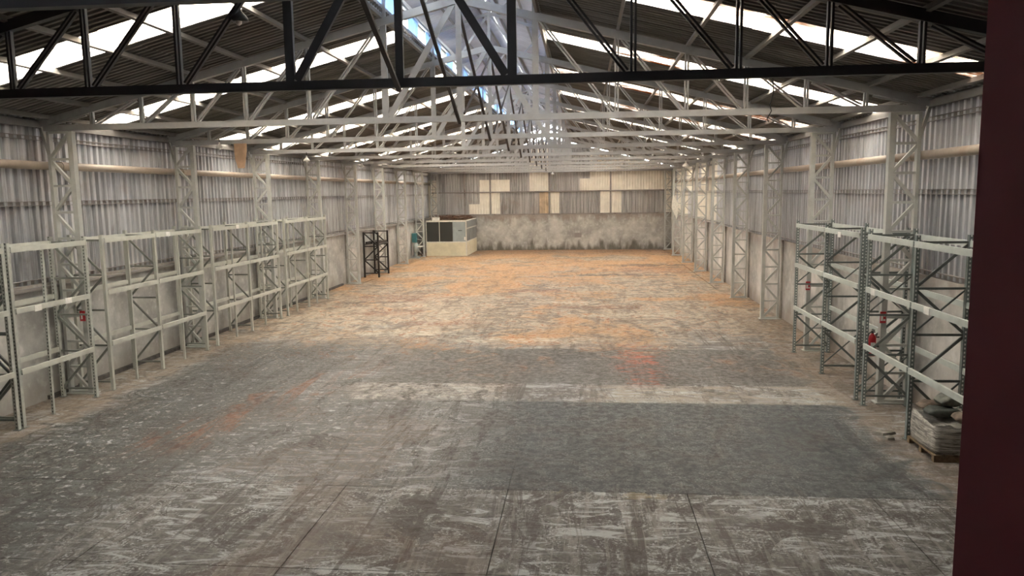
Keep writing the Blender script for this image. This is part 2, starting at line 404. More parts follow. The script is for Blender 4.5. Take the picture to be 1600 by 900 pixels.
# ------------------------------------------------------------------ floor of cast slabs
floor = struct(box('floor', (-10.6, 0.6, -0.4), (10.6, 64.9, -0.035), M['joint']))
xl = [-10.45, -9.98, -7.05, -4.12, -1.2, 1.57, 4.5, 7.4, 10.45]
xl_far = [-10.45, -9.42, -7.05, -4.12, -1.2, 1.57, 4.5, 7.4, 9.40, 10.45]
yl = [1.0, 3.3, 6.25, 9.17, 12.0]
while yl[-1] < 61: yl.append(yl[-1] + 2.91)
yl[-1] = 64.5
for j in range(len(yl) - 1):
    XS = xl_far if yl[j] > 38 else xl
    for i in range(len(XS) - 1):
        x0, x1, y0, y1 = XS[i], XS[i + 1], yl[j], yl[j + 1]
        g = 0.022 if abs(abs(x0) - 9.41) < 0.05 else 0.006; g1 = 0.022 if abs(abs(x1) - 9.41) < 0.05 else 0.006
        if y0 > 11 and g < 0.02: g = 0.0015
        if y0 > 11 and g1 < 0.02: g1 = 0.0015
        box('slab', (x0 + g, y0 + (0.006 if y0 < 12.5 else 0.0015), -0.035), (x1 - g1, y1 - (0.006 if y1 < 12.5 else 0.0015), 0.0), M['floor'], floor)

# ------------------------------------------------------------------ side walls
CT = {-1: 2.86, 1: 2.96}
def side_wall(s, nm):
    ct = CT[s]
    w = struct(box('wall_' + nm, (min(s * WX, s * 10.65), 0.6, -0.2), (max(s * WX, s * 10.65), 64.7, ct), M['plaster_l' if s < 0 else 'plaster_r']))
    # pilasters behind the columns
    for k in range(1, 10):
        y = TY(k) + 0.28
        box('pilaster', (min(s * WX, s * 10.27), y - 0.14, 0), (max(s * WX, s * 10.27), y + 0.14, ct + 0.02), M['plaster_l' if s < 0 else 'plaster_r'], w)
    low = sheetmesh(1.0, 4.86 - (ct - 0.10), 0.25, 0.07, 'trap'); up = sheetmesh(1.0, 6.87 - 4.78, 0.25, 0.07, 'trap')
    low.materials.append(M['zinc']); up.materials.append(M['zinc'])
    loww = low.copy(); upw = up.copy()
    for m_ in (loww, upw): m_.materials.clear(); m_.materials.append(M['white_sheet'])
    n = 64
    for i in range(n):
        y0 = 0.7 + i
        wl = s > 0 and y0 > 44 and random.random() < 0.55
        wu = s > 0 and y0 > 44 and random.random() < 0.45
        for me, z, off in ((loww if wl else low, ct - 0.10, 0.012), (upw if wu else up, 4.78, 0.0)):
            o = link('cladding_sheet', me, None, w)
            # local x along wall, y up, z inward
            yy = y0 if s < 0 else y0 + 1.0
            place(o, (0, -s, 0), (0, 0, 1), (-s, 0, 0), (s * (CX + 0.03 - off), yy, z))
    xg = s * (CX - 0.065)
    for z, pr in ((4.80, P_chan(0.11, 0.07, 0.012)), (6.38, P_chan(0.10, 0.07, 0.012)), (ct + 0.05, P_chan(0.13, 0.09, 0.015))):
        bar('girt', (xg, 0.7, z), (xg, 64.4, z), pr, M['girt'], w, (-s, 0, 0))
    # eave beam under the roof edge
    bar('eave_beam', (s * 10.38, 0.7, 6.70), (s * 10.38, 64.4, 6.70), P_box(0.12, 0.14), M['purlin'], w, (0, 0, 1))
    # ledge where the masonry stops below the sheets
    box('ledge', (min(s * 10.22, s * WX), 1.0, ct - 0.13), (max(s * 10.22, s * WX), 64.4, ct - 0.07), M['girt'], w) if s < 0 else None
    return w
wall_left = side_wall(-1, 'left')
wall_right = side_wall(1, 'right')
struct(box('baseboard_left', (-10.37, 17.0, 0.0), (-10.24, 40.0, 0.10), M['kerb']))

# ------------------------------------------------------------------ back wall
wall_back = struct(box('wall_back', (-10.6, YB, -0.2), (10.6, YB + 0.3, 3.02), M['plaster_b']))
mull = [-10.62, -5.1, -0.07, 5.09, 10.62]
UP = ['hggggh', 'hhggww', 'ggghww', 'wwwwww']
LO = ['wggghw', 'wggggo', 'wggggw', 'wggggw']
M['rusty_sheet'] = plain('rust_streaked_white_sheet', (0.70, 0.55, 0.38), 0.6, 0.6, 1.2)
for b in range(4):
    x0 = mull[b]; sw = (mull[b + 1] - x0) / 6
    for row, (za, zb, codes) in enumerate(((3.0, 4.99, LO), (4.95, 0, UP))):
        for i in range(6):
            cdd = codes[b][i]; xa = x0 + i * sw
            zt = zb if row == 0 else min(roofz(xa), roofz(xa + sw)) + 0.05
            mt = {'g': 'zinc_back', 'w': 'white_sheet', 'h': 'zinc_back', 'o': 'rusty_sheet'}[cdd]
            me = sheetmesh(sw, zt - za, sw / 4, 0.06, 'trap'); me.materials.append(M[mt])
            o = link('cladding_sheet', me, None, wall_back); place(o, (1, 0, 0), (0, 0, 1), (0, -1, 0), (xa, YB + 0.10, za))
            if cdd == 'h':
                hh = 0.95 if row == 0 else 1.05
                me = sheetmesh(sw, hh, sw / 4, 0.06, 'trap'); me.materials.append(M['white_sheet'])
                o = link('cladding_sheet', me, None, wall_back); place(o, (1, 0, 0), (0, 0, 1), (0, -1, 0), (xa, YB + 0.085, za))
for x in mull[1:4] + [-7.3]:
    bar('mullion', (x, YB + 0.0, 2.95), (x, YB + 0.0, roofz(x) - 0.05), P_box(0.13, 0.08), M['girt'], wall_back)
for z in (4.95, 6.62, 3.05):
    bar('girt', (-10.3, YB + 0.0, z), (10.3, YB + 0.0, z), P_chan(0.10, 0.07, 0.012), M['girt'], wall_back)
box('wall_box', (2.05, YB - 0.08, 1.05), (2.65, YB, 1.45), M['girt'], wall_back)

# ------------------------------------------------------------------ roof
nrm = math.sqrt(1 + SLOPE * SLOPE)
def roof_side(s, nm, skies):
    c = struct(box('ceiling_' + nm, (min(s * 10.40, s * 10.62), 1.0, 6.74), (max(s * 10.40, s * 10.62), 64.6, 6.825), M['purlin']))
    xs = [1.72, 6.05, 10.62]
    meshes = {}
    def get(i, mat, w):
        key = (i, mat, round(w, 3))
        if key not in meshes:
            L = (xs[i + 1] - xs[i] + (0.25 if i == 0 else 0)) * nrm
            me = sheetmesh(w, L, 0.192, 0.075, 'trap'); me.materials.append(M[mat]); meshes[key] = me
        return meshes[key]
    off = (0.60 if s < 0 else 0.04)
    y = TY(-2) + off - 0.3
    ys = []
    base = TY(0) + off
    y = base - 10 * SHW
    while y < YB:
        ys.append(y); y += SHW
    skyset = set()
    for k, v in skies.items():
        skyset.add(min(range(len(ys)), key=lambda q: abs(ys[q] - v)))
    for j, y0 in enumerate(ys):
        w = min(SHW, YB + 0.2 - y0)
        if w < 0.15: continue
        for i in (0, 1):
            mat = ('sky_l' if s < 0 else 'sky_r') if j in skyset else 'roof'
            me = get(i, mat, w)
            o = link('skylight_sheet' if mat != 'roof' else 'roof_sheet', me, None, c)
            dz = 0.012 if i == 0 else 0.0
            x0 = s * xs[i]
            # local x along Y (mirrored by side), local y down the slope, local z up
            yv = Vector((s, 0, -SLOPE)).normalized(); xv = Vector((0, -s, 0)); zv = xv.cross(yv)
            if zv.z < 0: xv = -xv; zv = -zv
            yy = y0 if xv.y > 0 else y0 + w
            place(o, xv, yv, zv, (x0, yy, roofz(xs[i]) + dz))
    for x in (1.80, 3.6, 5.15, 6.43, 7.78, 9.05, 10.1):
        bar('purlin', (s * x, 1.0, roofz(x) - 0.07), (s * x, 64.5, roofz(x) - 0.07), P_chan(0.07, 0.10, 0.012), M['purlin'], c, (s * SLOPE, 0, 1))
    return c
ceiling_left = roof_side(-1, 'left', SKY_L)
ceiling_right = roof_side(1, 'right', SKY_R)

# ridge monitor: curbs, side sheets and a small raised roof
mon = struct(boxes('ceiling_monitor', [((-1.86, 1.0, 9.02), (-1.78, 64.5, 9.24)), ((1.78, 1.0, 9.02), (1.86, 64.5, 9.24))], M['curb']))
for s in (-1, 1):
    bar('monitor_rail', (s * 1.80, 1.0, 9.72), (s * 1.80, 64.5, 9.72), P_box(0.07, 0.07), M['curb'], mon)
    sm = sheetmesh(SHW, 0.48, 0.12, 0.03, 'trap'); sm.materials.append(M['sky_mon'])
    so = sm.copy(); so.materials.clear(); so.materials.append(M['zinc'])
    n = int((64.5 - 1.0) / SHW)
    for i in range(n):
        y0 = 1.0 + i * SHW
        if y0 > TY(0) + 1 and (i % 5) in ((1, 3) if s < 0 else (2,)): continue     # missing sheets: open to the sky
        o = link('monitor_sheet', so if y0 < TY(0) + 1 else sm, None, mon)
        place(o, (0, -s, 0), (0, 0, 1), (-s, 0, 0), (s * 1.86, y0 if s < 0 else y0 + SHW, 9.24))
    L = math.hypot(2.15, 2.15 * 0.34)
    tm = sheetmesh(SHW, L, 0.192, 0.05, 'sine'); tm.materials.append(M['sky_top'])
    to = tm.copy(); to.materials.clear(); to.materials.append(M['roof'])
    yv = Vector((s, 0, -0.34)).normalized(); xv = Vector((0, 1, 0)); zv = xv.cross(yv)
    if zv.z < 0: xv = -xv; zv = -zv
    for i in range(n + 1):
        y0 = 1.0 + i * SHW
        o = link('roof_sheet', to if (y0 < TY(0) - 1) else tm, None, mon)
        place(o, xv, yv, zv, (0, y0 if xv.y > 0 else y0 + SHW, 10.44))
    for x in (0.25, 1.1, 1.95):
        bar('purlin', (s * x, 1.0, 10.40 - 0.34 * x), (s * x, 64.5, 10.40 - 0.34 * x), P_box(0.05, 0.06), M['purlin'], mon)

# ------------------------------------------------------------------ front wall with the opening the photo is taken from
wall_front = struct(boxes('wall_front', [((3.32, 0.62, 0), (10.6, 1.0, 9.6)), ((-10.6, 0.62, 0), (0.6, 1.0, 9.6)), ((0.6, 0.62, 0), (3.32, 1.0, 3.85)), ((0.6, 0.62, 6.4), (3.32, 1.0, 10.4))], M['maroon']))
struct(boxes('wall_office', [((-0.6, -3.2, 3.2), (4.8, -3.0, 6.6)), ((-0.8, -3.2, 3.2), (-0.6, 0.62, 6.6)), ((4.8, -3.2, 3.2), (5.0, 0.62, 6.6)), ((-0.8, -3.2, 6.5), (5.0, 0.62, 6.7)), ((-0.8, -3.2, 3.1), (5.0, 0.62, 3.3))], M['room']))

# ------------------------------------------------------------------ roof trusses
VX = [0.0, 1.75, 3.58, 5.13, 6.43, 7.73, 9.0]
def chordz(x): return 9.26 - SLOPE * x * 1.0 - 0.0     # centre line of the top chord
def build_truss(name, label, y, mat, mon_frame=True):
    t = thing(name, label, 'truss', (0, y, 0), 'roof trusses')
    bar('bottom_chord', (-10.25, 0, 6.62), (10.25, 0, 6.62), P_chan(0.14, 0.12, 0.018), mat, t, (0, 1, 0))
    for s in (-1, 1):
        bar('top_chord', (s * 10.45, 0, 6.70), (0, 0, chordz(0)), P_chan(0.17, 0.12, 0.018), mat, t, (0, 1, 0))
        for i, x in enumerate(VX[1:]):
            w = 0.14 if i == 0 else 0.095
            bar('vertical', (s * x, 0.0, 6.68), (s * x, 0.0, chordz(x) - 0.04), (P_chan(w, 0.08, 0.014) if i == 0 else P_pair(w, 0.07, w * 0.28)), mat, t, (0, 1, 0))
        for i in range(1, len(VX)):
            xo, xi = VX[i], VX[i - 1]
            w = 0.13 if i == 1 else 0.09
            bar('diagonal', (s * (xo - 0.10), 0.0, 6.70), (s * (xi + 0.12), 0.0, chordz(xi + 0.12) - 0.06), (P_chan(w, 0.07, 0.014) if i == 1 else P_pair(w, 0.06, w * 0.28)), mat, t, (0, 1, 0))
        bar('diagonal', (s * 10.1, 0.0, 6.70), (s * 9.15, 0.0, chordz(9.15) - 0.05), P_pair(0.08, 0.06, 0.02), mat, t, (0, 1, 0))
        if mon_frame:
            bar('monitor_post', (s * 1.72, 0, chordz(1.72)), (s * 1.72, 0, 9.74), P_box(0.07, 0.07), mat, t)
            bar('monitor_rafter', (s * 2.05, 0, 9.60), (0, 0, 10.26), P_box(0.08, 0.07), mat, t)
            bar('monitor_diagonal', (s * 0.9, 0, chordz(0.9)), (s * 0.05, 0, 10.18), P_box(0.06, 0.05), mat, t)
            bar('monitor_diagonal', (s * 1.0, 0, chordz(1.0)), (s * 1.65, 0, 9.68), P_box(0.05, 0.05), mat, t)
    bar('king_post', (0, 0, 6.68), (0, 0, chordz(0) - 0.02), P_chan(0.12, 0.07, 0.014), mat, t)
    if mon_frame:
        bar('monitor_king_post', (0, 0, chordz(0)), (0, 0, 10.22), P_box(0.08, 0.06), mat, t)
    return t
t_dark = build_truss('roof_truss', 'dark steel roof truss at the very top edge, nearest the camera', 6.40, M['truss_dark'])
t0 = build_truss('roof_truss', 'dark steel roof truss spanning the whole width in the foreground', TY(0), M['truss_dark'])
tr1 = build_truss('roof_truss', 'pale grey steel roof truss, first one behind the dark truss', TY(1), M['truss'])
for k in range(2, 10):
    c = copy_tree(tr1); c.location = (0, TY(k) if k < 9 else TY(9) + 0.25, 0)
    c['label'] = 'pale grey steel roof truss, %s one behind the dark truss' % ORD[k - 1] if k < 9 else 'steel roof truss directly in front of the back wall'

# ridge bracing rods between trusses
for k in range(-1, 8):
    o = bar('brace_rod', (0.0, max(TY(k), 6.4 if k < 0 else 0) + 0.1, chordz(0) - 0.15), (0.0, TY(k + 1) - 0.09, 6.50), P_box(0.07, 0.05), M['rod'])
    tag(o, 'thin dark ridge brace rod sloping down to the %s truss behind the dark one' % ORD[k] if k >= 0 else 'thick dark ridge brace rod sloping down to the dark foreground truss', 'brace rod', 'ridge brace rods')
    if k >= 1:
        o = bar('brace_rod', (0.09, TY(k) + 0.08, 6.74), (0.09, TY(k + 1) - 0.08, chordz(0) - 0.18), P_box(0.045, 0.045), M['rod'])
        tag(o, 'thin rusty ridge brace rod rising up to the %s truss behind the dark one' % ORD[k], 'brace rod', 'ridge brace rods')

# ------------------------------------------------------------------ lattice columns
def build_column(s, label, y):
    t = thing('lattice_column', label, 'column', (0, y, 0), 'lattice columns on the %s' % ('left' if s < 0 else 'right'))
    xi, xo = 9.58, 10.15
    m = M['column']
    bar('post', (s * xi, 0, 0), (s * xi, 0, 6.53), P_chan(0.125, 0.15, 0.016), m, t, (0, 1, 0))
    bar('post', (s * xo, 0, 0), (s * xo, 0, 6.53), P_chan(0.075, 0.13, 0.014), m, t, (0, 1, 0))
    boxes('base_plate', [((min(s * 9.46, s * 10.24), -0.13, 0), (max(s * 9.46, s * 10.24), 0.13, 0.025))], m, t)
    a, b = xi + 0.06, xo - 0.03
    N = 10; h = 6.45 / N
    for i in range(N + 1):
        z = 0.06 + i * h
        bar('strut', (s * a, -0.02, z), (s * b, -0.02, z), P_chan(0.055, 0.07, 0.010), m, t, (0, 1, 0))
    for i in range(N):
        z0, z1 = 0.06 + i * h + 0.05, 0.06 + (i + 1) * h - 0.05
        if (N - 1 - i) % 2 == 0: p, q_ = (s * b, -0.02, z0), (s * a, -0.02, z1)
        else: p, q_ = (s * a, -0.02, z0), (s * b, -0.02, z1)
        bar('diagonal', p, q_, P_chan(0.072, 0.07, 0.010), m, t, (0, 1, 0))
    bar('knee_brace', (s * 10.16, 0.0, 5.93), (s * 10.36, 0.0, 6.66), P_chan(0.07, 0.07, 0.010), m, t, (0, 1, 0))
    return t
NEARL = {1: 'behind the nearest left rack', 2: 'where the second and third left racks meet', 3: 'where the third and fourth left racks meet', 4: 'at the far end of the left racks'}
for s, nm in ((-1, 'left'), (1, 'right')):
    proto = None
    for k in range(1, 10):
        if s < 0:
            lab = 'pale steel lattice column on the left wall, ' + (NEARL[k] if k in NEARL else ('beside the office booth' if k == 8 else ('behind the office booth, at the back wall' if k == 9 else '%s from the camera' % ORD[k - 1])))
        else:
            lab = 'pale steel lattice column on the right wall, ' + ('with the fire extinguisher' if k == 1 else ('behind the far right rack' if k == 2 else ('at the back wall' if k == 9 else '%s from the camera' % ORD[k - 1])))
        if proto is None: proto = build_column(s, lab, TY(k)); c = proto
        else:
            c = copy_tree(proto); c['label'] = lab
        c.location = (0, TY(k) if k < 9 else TY(9) + 0.25, 0)

# ------------------------------------------------------------------ pipes along the walls
for s, nm, z in ((-1, 'left', 5.72), (1, 'right', 5.60)):
    t = thing('gutter_pipe', 'long brown stained pipe running along the %s wall under the eaves' % nm, 'pipe', (0, 0, 0))
    bar('pipe', (s * 10.30, 1.1, z), (s * 10.30, 64.3, z), P_round(0.10, 14), M['pipe'], t)
    for f in list(t.children): f.data.polygons.foreach_set('use_smooth', [len(p.vertices) == 4 for p in f.data.polygons])
    for k in range(1, 10):
        bar('coupling', (s * 10.30, TY(k) + 0.5, z), (s * 10.30, TY(k) + 0.68, z), P_round(0.115, 14), M['pipe'], t)

# ------------------------------------------------------------------ pallet racks
def rack(label, s, frames, levels, xf, xb, post, beam, brace, props=(), cross=False, tags=(), group='pallet racks', back=True, bent=()):
    y0 = min(frames)
    t = thing('pallet_rack', label, 'rack', (s * (xf + xb) / 2, y0, 0), group)
    ox = s * (xf + xb) / 2
    def L(x, y, z): return (s * x - ox, y - y0, z)
    H = 4.0
    for y in frames:
        for x in (xf, xb):
            p = bar('post', L(x, y, 0), L(x, y, H), P_chan(0.075, 0.085, 0.008), post, t, (0, 1, 0))
            q0 = L(x, y, 0)
            b_ = box('foot_plate', (q0[0] - 0.07, q0[1] - 0.07, 0), (q0[0] + 0.07, q0[1] + 0.07, 0.012), brace, t)
        zs = [0.22, 1.17, 2.08, 2.98, 3.86]
        for i, z in enumerate(zs):
            bar('strut', L(xf + 0.02, y, z), L(xb - 0.02, y, z), P_box(0.045, 0.04), brace, t)
            if i < 4:
                za, zb = z + 0.04, zs[i + 1] - 0.04
                if i % 2 == 0: bar('diagonal', L(xb - 0.03, y, za), L(xf + 0.03, y, zb), P_box(0.052, 0.035), brace, t)
                else: bar('diagonal', L(xf + 0.03, y, za), L(xb - 0.03, y, zb), P_box(0.052, 0.035), brace, t)
                if cross and i in (0, 2):
                    if i % 2 == 0: bar('diagonal', L(xf + 0.03, y + 0.03, za), L(xb - 0.03, y + 0.03, zb), P_box(0.03, 0.025), brace, t)
    fr = sorted(frames)
    for a, b in zip(fr[:-1], fr[1:]):
        for z in levels:
            bar('beam', L(xf - 0.045, a + 0.03, z), L(xf - 0.045, b - 0.03, z), P_chan(0.115, 0.05, 0.012), beam, t, (s, 0, 0))
            bar('beam', L(xb, a + 0.05, z), L(xb, b - 0.05, z), P_chan(0.115, 0.05, 0.012), beam, t, (s, 0, 0))
    for y, lean in props:
        bar('prop_post', L(xf + 0.06, y + lean, 0), L(xf + 0.06, y, levels[0] - 0.02), P_box(0.055, 0.055), post, t, (0, 1, 0))
    for (y, z) in tags:
        q0 = L(xf - 0.075, y, z)
        box('paper_tag', (q0[0] - 0.006, q0[1] - 0.11, z - 0.07), (q0[0] + 0.006, q0[1] + 0.11, z + 0.06), M['white'], t)
    return t
LV = (3.85, 2.54, 1.22)
rack('pale green pallet rack cut by the left edge of the picture', -1, (12.0, 14.63), LV, 9.25, 10.10, M['post_l'], M['rack_beam_l'], M['brace_dark'])
rack('pale green pallet rack at left with white paper tags, nearest full bay', -1, (14.79, 17.27), LV, 9.25, 10.12, M['post_l'], M['rack_beam_l'], M['brace_l'], props=((15.9, -0.1),), tags=((15.45, 2.53), (16.45, 2.55)))
rack('pale green pallet rack at left between the first two wall columns', -1, (17.95, 20.28, 22.88), LV, 9.25, 10.10, M['post_plain'], M['rack_beam_l'], M['brace_l'], props=((19.1, 0), (21.6, 0)), tags=((20.9, 3.86),))
rack('pale green pallet rack at left between the second and third columns', -1, (23.62, 26.28, 28.95), LV, 9.27, 10.10, M['post_plain'], M['rack_beam_l'], M['brace_l'], props=((25.15, 0), (27.6, 0)), tags=((25.4, 3.86),))
rack('pale green pallet rack at left, farthest from the camera', -1, (29.68, 32.1, 34.6), LV, 9.28, 10.10, M['post_plain'], M['rack_beam_l'], M['brace_l'], props=((30.85, 0), (33.3, 0)))
LVR = (3.83, 2.66, 1.38)
rack('slate green pallet rack on the right, farther from the camera', 1, (17.85, 20.4, 23.1), LVR, 9.15, 10.14, M['post_r'], M['rack_beam_r'], M['brace_dark'], cross=True, tags=((19.2, 3.78),), group='pallet racks')
rack('slate green pallet rack on the right above the wrapped sacks', 1, (12.55, 15.0, 17.38), LVR, 9.15, 10.10, M['post_r'], M['rack_beam_r'], M['brace_dark'], cross=True, tags=((16.9, 2.66), (14.3, 2.66)), group='pallet racks')

# ------------------------------------------------------------------ fire extinguisher and signs
fx = thing('fire_extinguisher', 'red fire extinguisher hung on the nearest right column', 'extinguisher', (9.37, 17.60, 1.10))
lathe('cylinder', [(0.075, 0), (0.085, 0.02), (0.085, 0.40), (0.07, 0.46), (0.03, 0.50), (0.03, 0.52)], M['red'], fx, 16)
lathe('valve', [(0.028, 0.52), (0.032, 0.53), (0.032, 0.57), (0.02, 0.58)], M['black'], fx, 10)
boxes('handle', [((-0.015, -0.13, 0.56), (0.015, 0.03, 0.58)), ((-0.015, -0.11, 0.60), (0.015, 0.03, 0.615))], M['black'], fx)
tube('hose', [(-0.03, 0, 0.55), (-0.09, -0.03, 0.52), (-0.12, -0.05, 0.40), (-0.11, -0.06, 0.22), (-0.10, -0.07, 0.12)], 0.013, M['black'], fx)
box('label_panel', (-0.06, -0.092, 0.14), (0.03, -0.080, 0.32), M['white'], fx)
boxes('bracket', [((0.07, -0.02, 0.20), (0.145, 0.02, 0.24)), ((0.07, -0.02, 0.42), (0.145, 0.02, 0.45))], M['black'], fx)
for lab, y, z in (('small red sign above the fire extinguisher', TY(1) - 0.085, 2.0), ('small red sign on the column behind the far right rack', TY(2) - 0.085, 2.0)):
    t = thing('wall_sign', lab, 'sign', (9.55, y, z - 0.13), 'red column signs')
    box('plate', (-0.065, -0.012, 0), (0.065, -0.002, 0.26), M['red'], t)
    boxes('pictogram', [((-0.05, -0.015, 0.05), (0.0, -0.011, 0.20)), ((0.01, -0.015, 0.05), (0.05, -0.011, 0.09)), ((0.01, -0.015, 0.15), (0.05, -0.011, 0.18))], M['white'], t)
t = thing('wall_sign', 'small red sign on the nearest left column', 'sign', (-9.62, TY(1) - 0.085, 2.0 - 0.13), 'red column signs')
box('plate', (-0.07, -0.012, 0), (0.07, -0.002, 0.26), M['red'], t)
boxes('pictogram', [((-0.04, -0.015, 0.05), (0.0, -0.011, 0.20))], M['white'], t)

# ------------------------------------------------------------------ pallet of wrapped sacks
PX0, PX1, PY0, PY1 = 9.08, 10.05, 13.70, 14.84
pal = thing('pallet', 'wooden pallet under the film wrapped bundle on the right', 'pallet', ((PX0 + PX1) / 2, (PY0 + PY1) / 2, 0))
hx, hy = (PX1 - PX0) / 2, (PY1 - PY0) / 2
for i in range(5):
    xx = -hx + i * (2 * hx - 0.13) / 4
    box('deck_board', (xx, -hy, 0.10), (xx + 0.13, hy, 0.125), M['wood'], pal)
for yy in (-hy, -0.05, hy - 0.10):
    box('bearer', (-hx, yy, 0.0), (hx, yy + 0.10, 0.10), M['wood'], pal)
def filmmat():
    t = NT('cloudy_stretch_film'); p = t.pos()
    n = t.noise(t.scale(p, (1.6, 1.6, 14)), 1.5, 6, 0.7, 1.2); n2 = t.noise(p, 5, 4)
    c = t.mix(t.ramp(n, 0.38, 0.64), (0.12, 0.11, 0.095), (0.56, 0.54, 0.48))
    c = t.mix(t.math('MULTIPLY', t.ramp(n2, 0.55, 0.7), 0.4), c, (0.22, 0.18, 0.14))
    t.bump(n, 0.7, 0.03)
    return t.fin(c, 0.35, 0, 0.5)
M['film'] = filmmat()
def wrapped_bundle():
    V, F = [], []; n, m = 40, 9
    for j in range(m):
        f = j / (m - 1); z = f * 0.55
        for i in range(n):
            a = 2 * math.pi * i / n; c, s_ = math.cos(a), math.sin(a)
            k = 1.0 / max(abs(c), abs(s_)) ** 0.82
            bul = 1 + 0.05 * math.sin(math.pi * f) - 0.02
            x = hx * c * k * bul * 0.97; y = hy * s_ * k * bul * 0.97
            w = 0.03 * mnoise.noise(Vector((x * 4, y * 4, z * 14)))
            top = (0.10 * mnoise.noise(Vector((x * 3, y * 3, 4.2))) + 0.05 * mnoise.noise(Vector((x * 11, y * 11, 1.2)))) * f ** 2
            V.append((x * (1 + w), y * (1 + w), z + top))
    for j in range(m - 1):
        F += [(j * n + i, j * n + (i + 1) % n, (j + 1) * n + (i + 1) % n, (j + 1) * n + i) for i in range(n)]
    b = len(V)
    for i in range(n):
        x, y, z = V[(m - 1) * n + i]; V.append((x * 0.80, y * 0.80, z - 0.06))
    F += [((m - 1) * n + i, (m - 1) * n + (i + 1) % n, b + (i + 1) % n, b + i) for i in range(n)]
    F += [tuple(b + i for i in range(n)), tuple(reversed(range(n)))]
    return raw('bundle', V, F, True)
bd = link('wrapped_bundle', wrapped_bundle(), M['film'], None, ((PX0 + PX1) / 2, (PY0 + PY1) / 2, 0.128))
tag(bd, 'bulky bundle wrapped in cloudy stretch film on the right', 'bundle')
def sackmesh(lx, ly, lz, seed):
    V, F = [], []; n, m = 28, 11
    e = lambda v, p: math.copysign(abs(v) ** p, v)
    for j in range(m):
        th = -math.pi / 2 + math.pi * j / (m - 1)
        for i in range(n):
            a = 2 * math.pi * i / n
            x = lx * e(math.cos(th), 0.45) * e(math.cos(a), 0.42); y = ly * e(math.cos(th), 0.5) * e(math.sin(a), 0.42); z = lz * e(math.sin(th), 0.8)
            fx = abs(x) / lx
            z *= 1 - 0.82 * fx ** 5                      # flat sewn ends
            y *= 1 + 0.10 * fx ** 6
            w = 0.030 * mnoise.noise(Vector((x * 7 + seed, y * 7, z * 5))) + 0.014 * mnoise.noise(Vector((x * 19 + seed, y * 19, 3.0)))
            V.append((x + 0.5 * w, y + 0.5 * w, z + w * 1.2))
    for j in range(m - 1):
        F += [(j * n + i, j * n + (i + 1) % n, (j + 1) * n + (i + 1) % n, (j + 1) * n + i) for i in range(n)]
    return raw('sack', V, F, True)
SACK = [plain('dark_green_sack_cloth', (0.07, 0.08, 0.066), 0.5, 0.5, 12), plain('dusty_brown_sack_cloth', (0.22, 0.165, 0.12), 0.6, 0.45, 12), plain('grey_green_sack_cloth', (0.17, 0.18, 0.145), 0.5, 0.5, 10)]
bx, by = (PX0 + PX1) / 2, (PY0 + PY1) / 2
for i, (dx, dy, dz, rz, mi, lab) in enumerate(((-0.12, 0.37, 0.775, 0.08, 1, 'dusty brown sack at the far corner of the wrapped bundle'), (-0.14, -0.01, 0.775, 0.05, 0, 'dark green sack lying at the front of the wrapped bundle'),
        (0.18, -0.39, 0.775, -0.06, 1, 'brown striped sack on the right of the wrapped bundle'), (0.12, 0.19, 0.955, 0.2, 2, 'grey green sack, topmost on the wrapped bundle'))):
    o = link('sack', sackmesh(0.29, 0.175, 0.09, i * 7.0), SACK[mi], None, (bx + dx, by + dy, dz)); o.rotation_euler = (0.02 * (i - 1), 0.02 * (1 - i), rz)
    tag(o, lab, 'sack', 'sacks on the wrapped bundle')

# ------------------------------------------------------------------ office booth at the back left
B = thing('office_booth', 'small cream partition office booth with dark windows in the back left corner', 'booth', (-7.93, 58.72, 0))
glass = NT('dark_booth_glass').fin((0.045, 0.047, 0.042), 0.25, 0, 0.5)
glass2 = NT('hazy_side_glass').fin((0.16, 0.17, 0.165), 0.3, 0, 0.5)
panel_blue = plain('blue_grey_panel', (0.32, 0.37, 0.37), 0.6, 0.85, 2)
w = 1.62; D = 5.6
box('lower_panel', (-w, 0, 0.0), (w, 0.06, 1.08), M['cream'], B)
for a, b in ((-w + 0.06, -0.56), (-0.52, 0.50)):
    box('window_pane', (a, 0.01, 1.14), (b, 0.04, 2.68), glass, B)
dp = box('upper_panel', (0.52, 0.008, 1.14), (w - 0.07, 0.045, 2.68), panel_blue, B)
boxes('panel_mark', [((0.95, 0.0, 1.98), (1.25, 0.008, 2.03))], M['black'], dp)
box('notice', (1.42, 0.0, 1.25), (1.52, 0.01, 1.5), M['white'], B)
boxes('frame', [((-w, -0.01, 1.06), (w, 0.065, 1.14)), ((-w, -0.01, 2.68), (w, 0.065, 2.80)), ((-w, -0.01, 0), (-w + 0.06, 0.065, 2.75)), ((w - 0.07, -0.01, 0), (w, 0.065, 2.8)), ((-0.56, -0.01, 1.1), (-0.52, 0.065, 2.7))], M['frame_white'], B)
box('side_panel', (w - 0.06, 0.07, 0), (w, D, 1.08), M['cream'], B)
for i in range(3):
    box('side_window', (w - 0.05, 0.15 + i * 1.8, 1.16), (w - 0.01, 1.83 + i * 1.8, 2.1), glass2, B)
box('side_fascia', (w - 0.05, 0.1, 2.2), (w, D, 2.75), glass2, B)
boxes('side_frame', [((w - 0.07, 0.07, 1.08), (w + 0.01, D, 1.16)), ((w - 0.07, 0.07, 2.1), (w + 0.01, D, 2.2)), ((w - 0.07, 0.07, 2.72), (w + 0.01, D, 2.8))], M['frame_white'], B)
box('roof_board', (-w, 0.07, 2.74), (w - 0.07, D, 2.79), M['wood'], B)
V, F = [], []
bs = []
rr = random.Random(3)
mats = []
verts = []
